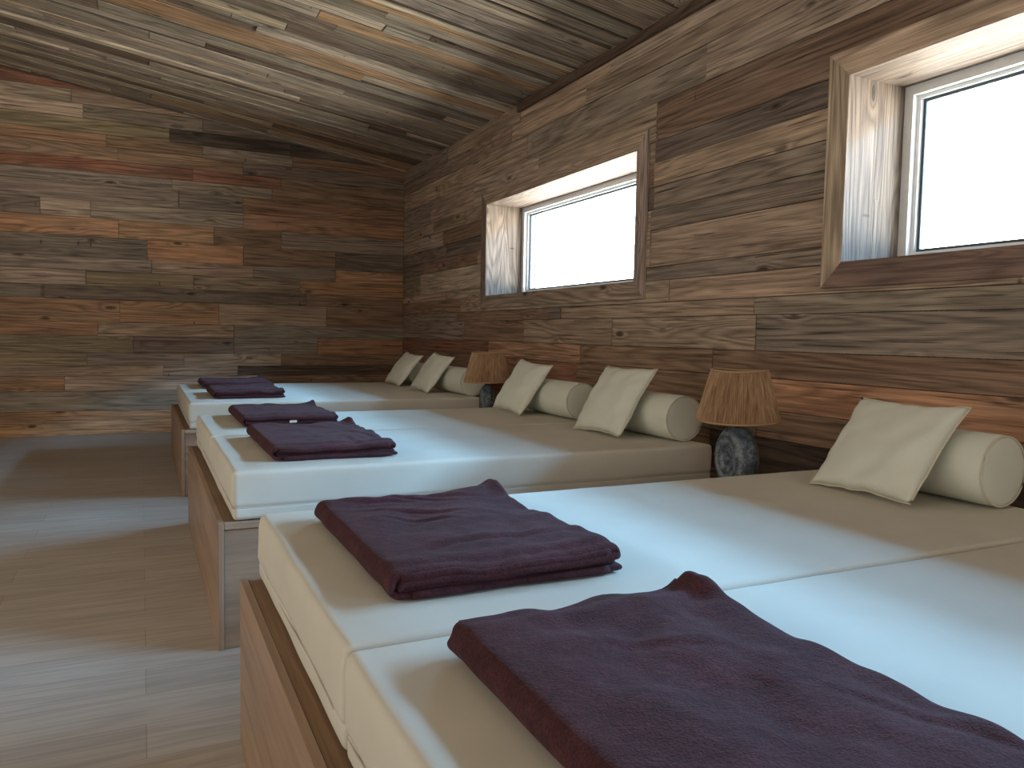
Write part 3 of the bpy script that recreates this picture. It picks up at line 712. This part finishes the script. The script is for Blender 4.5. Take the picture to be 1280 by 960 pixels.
# ------------------------------------------------------------------ bedside tables and lamps
def side_table(x, y, label):
    root = empty('side_table', (x, y, 0)); tag(root, label, 'table', 'oak bedside tables')
    z = .468
    m_ = MB(); m_.box((-.25, -.24, z - .025), (.3, .24, z), OAKC, (0, 1, 0)); m_.build('tabletop', OAK, root, .002)
    for sy in (-.23, .205):
        m_ = MB(); m_.box((-.23, sy, .001), (.28, sy + .025, z - .026), OAKC, (1, 0, 0)); m_.build('side_panel', OAK, root, .002)
    m_ = MB(); m_.box((-.22, -.204, .15), (.27, .204, .17), OAKC, (0, 1, 0)); m_.build('shelf', OAK, root, .002)
    return z
def lamp(x, y, z0, yawd, label):
    root = empty('table_lamp', (x, y, z0), R(yawd)); tag(root, label, 'lamp', 'stone-disc lamps with raffia shades')
    # stone wheel turned about the local x axis, with rings carved round the hole
    Rr = .138; prof = [(.018, .013), (.024, .017), (.034, .021), (.042, .030), (.036, .038), (.032, .044), (.040, .050), (.050, .060), (.046, .068), (.040, .073), (.047, .079), (.050, .090), (.048, .100), (.041, .110), (.033, .122), (.022, .132), (.009, Rr - .001), (0, Rr)]
    prof = [(-a, b) for a, b in prof[::-1]][:-1][::-1][::-1] and ([(a, b) for a, b in prof] + [(-a, b) for a, b in prof[-2::-1]])
    bm = bmesh.new(); seg = 56; rings = []
    for (a, b) in prof:
        rr = []
        for k in range(seg):
            an = 2 * math.pi * k / seg; d = 1 + .012 * mn.noise(Vector((math.cos(an) * 3, math.sin(an) * 3, a * 30)))
            rr.append(bm.verts.new((a * 1.05, b * d * math.cos(an) * .93, max(b * d * math.sin(an), -Rr * .965) + Rr * .965)))
        rings.append(rr)
    rings.append(rings[0])
    for A, B in zip(rings, rings[1:]):
        for k in range(seg): bm.faces.new((A[k], A[(k + 1) % seg], B[(k + 1) % seg], B[k]))
    bmesh.ops.recalc_face_normals(bm, faces=bm.faces)
    link('stone_base', bm, STONE, root, True)
    zt_ = Rr * 1.965
    bm = bmesh.new(); tube(bm, [(0, 0, zt_ - .006), (0, 0, zt_ + .03)], .016, 16); tube(bm, [(0, 0, zt_ + .028), (0, 0, zt_ + .075)], .011, 16)
    link('lamp_holder', bm, METAL, root)
    zb_, zh, rb, rt = zt_ + .018, .205, .166, .112
    bm = bmesh.new(); uvl = bm.loops.layers.uv.new('UVMap'); NS = 110; NH = 10; gr = []
    for j in range(NH + 1):
        f = j / NH; row = []
        for k in range(NS * 2):
            an = 2 * math.pi * k / (NS * 2); rad = rb + (rt - rb) * f + (.0042 if k % 2 else -.0042) * (1 - .35 * f) + .0025 * mn.noise(Vector((k * .7, f * 2, 3)))
            row.append(bm.verts.new((rad * math.cos(an), rad * math.sin(an), zb_ + zh * f - .003 * math.sin(an * 2))))
        gr.append(row)
    for j in range(NH):
        for k in range(NS * 2):
            f_ = bm.faces.new((gr[j][k], gr[j][(k + 1) % (NS * 2)], gr[j + 1][(k + 1) % (NS * 2)], gr[j + 1][k]))
            for lp, (uu, vv) in zip(f_.loops, ((k, j), (k + 1, j), (k + 1, j + 1), (k, j + 1))): lp[uvl].uv = (uu / (NS * 2), vv / NH)
    o = link('lamp_shade', bm, RAFFIA, root)
    sm = o.modifiers.new('thickness', 'SOLIDIFY'); sm.thickness = .002
    for rr_, zz in ((rb, zb_), (rt, zb_ + zh)):
        bm = bmesh.new(); uvl = bm.loops.layers.uv.new('UVMap'); tube(bm, [(rr_ * math.cos(a), rr_ * math.sin(a), zz - .003 * math.sin(2 * a)) for a in [2 * math.pi * k / 60 for k in range(60)]], .0045, 8, True)
        link('shade_rim', bm, RAFFIA, root, True)
    bm = bmesh.new(); zs = zb_ + zh - .03
    for k in range(3):
        a = 2 * math.pi * k / 3; tube(bm, [(0, 0, zt_ + .06), (rt * .98 * math.cos(a), rt * .98 * math.sin(a), zs + .026)], .002, 6)
    link('shade_carrier', bm, METAL, root)
    return root
z = side_table(2.22, 2.40, 'oak bedside table in the gap between the nearest and the middle bed')
lamp(2.20, 2.42, z + .001, -13, 'raffia-shaded stone-disc lamp between the nearest and middle beds, the larger one in view')
z = side_table(2.22, 4.99, 'oak bedside table in the gap between the middle and the farthest bed')
lamp(2.21, 4.98, z + .001, -20, 'raffia-shaded stone lamp between the middle and farthest beds, the smaller one in view')

# ------------------------------------------------------------------ added frames round the fill lights on the solid left and rear walls
def fill_light_frame(k, a0, a1, z0, z1, P, n):
    root = struct(empty('window_%d' % k, P(a0, 0, z0)))  # root of an added frame; the wall behind has no opening
    loc = Vector(root.location)
    for (u0, u1, w0, w1) in [(a0 - .07, a1 + .07, z1, z1 + .07), (a0 - .07, a1 + .07, z0 - .07, z0), (a0 - .07, a0, z0, z1), (a1, a1 + .07, z0, z1)]:
        m_ = MB(); p, q = P(u0, .001, w0), P(u1, .06, w1)
        m_.box(tuple(min(x, y_) for x, y_ in zip(p, q)), tuple(max(x, y_) for x, y_ in zip(p, q)), (.8, .8, .8))
        o = m_.build('window_frame', WHITE, root, .003); o.location = -loc
    for i in range(1, n):
        c = a0 + (a1 - a0) * i / n; m_ = MB(); p, q = P(c - .03, .035, z0), P(c + .03, .06, z1)
        m_.box(tuple(min(x, y_) for x, y_ in zip(p, q)), tuple(max(x, y_) for x, y_ in zip(p, q)), (.8, .8, .8))
        o = m_.build('fill_light_bar', WHITE, root, .003); o.location = -loc
fill_light_frame(4, -1.4, 4.6, .70, 2.80, lambda u, d, z: (XL + d, u, z), 4)
fill_light_frame(5, -2.9, 2.1, .40, 2.60, lambda u, d, z: (u, YB + d, z), 3)
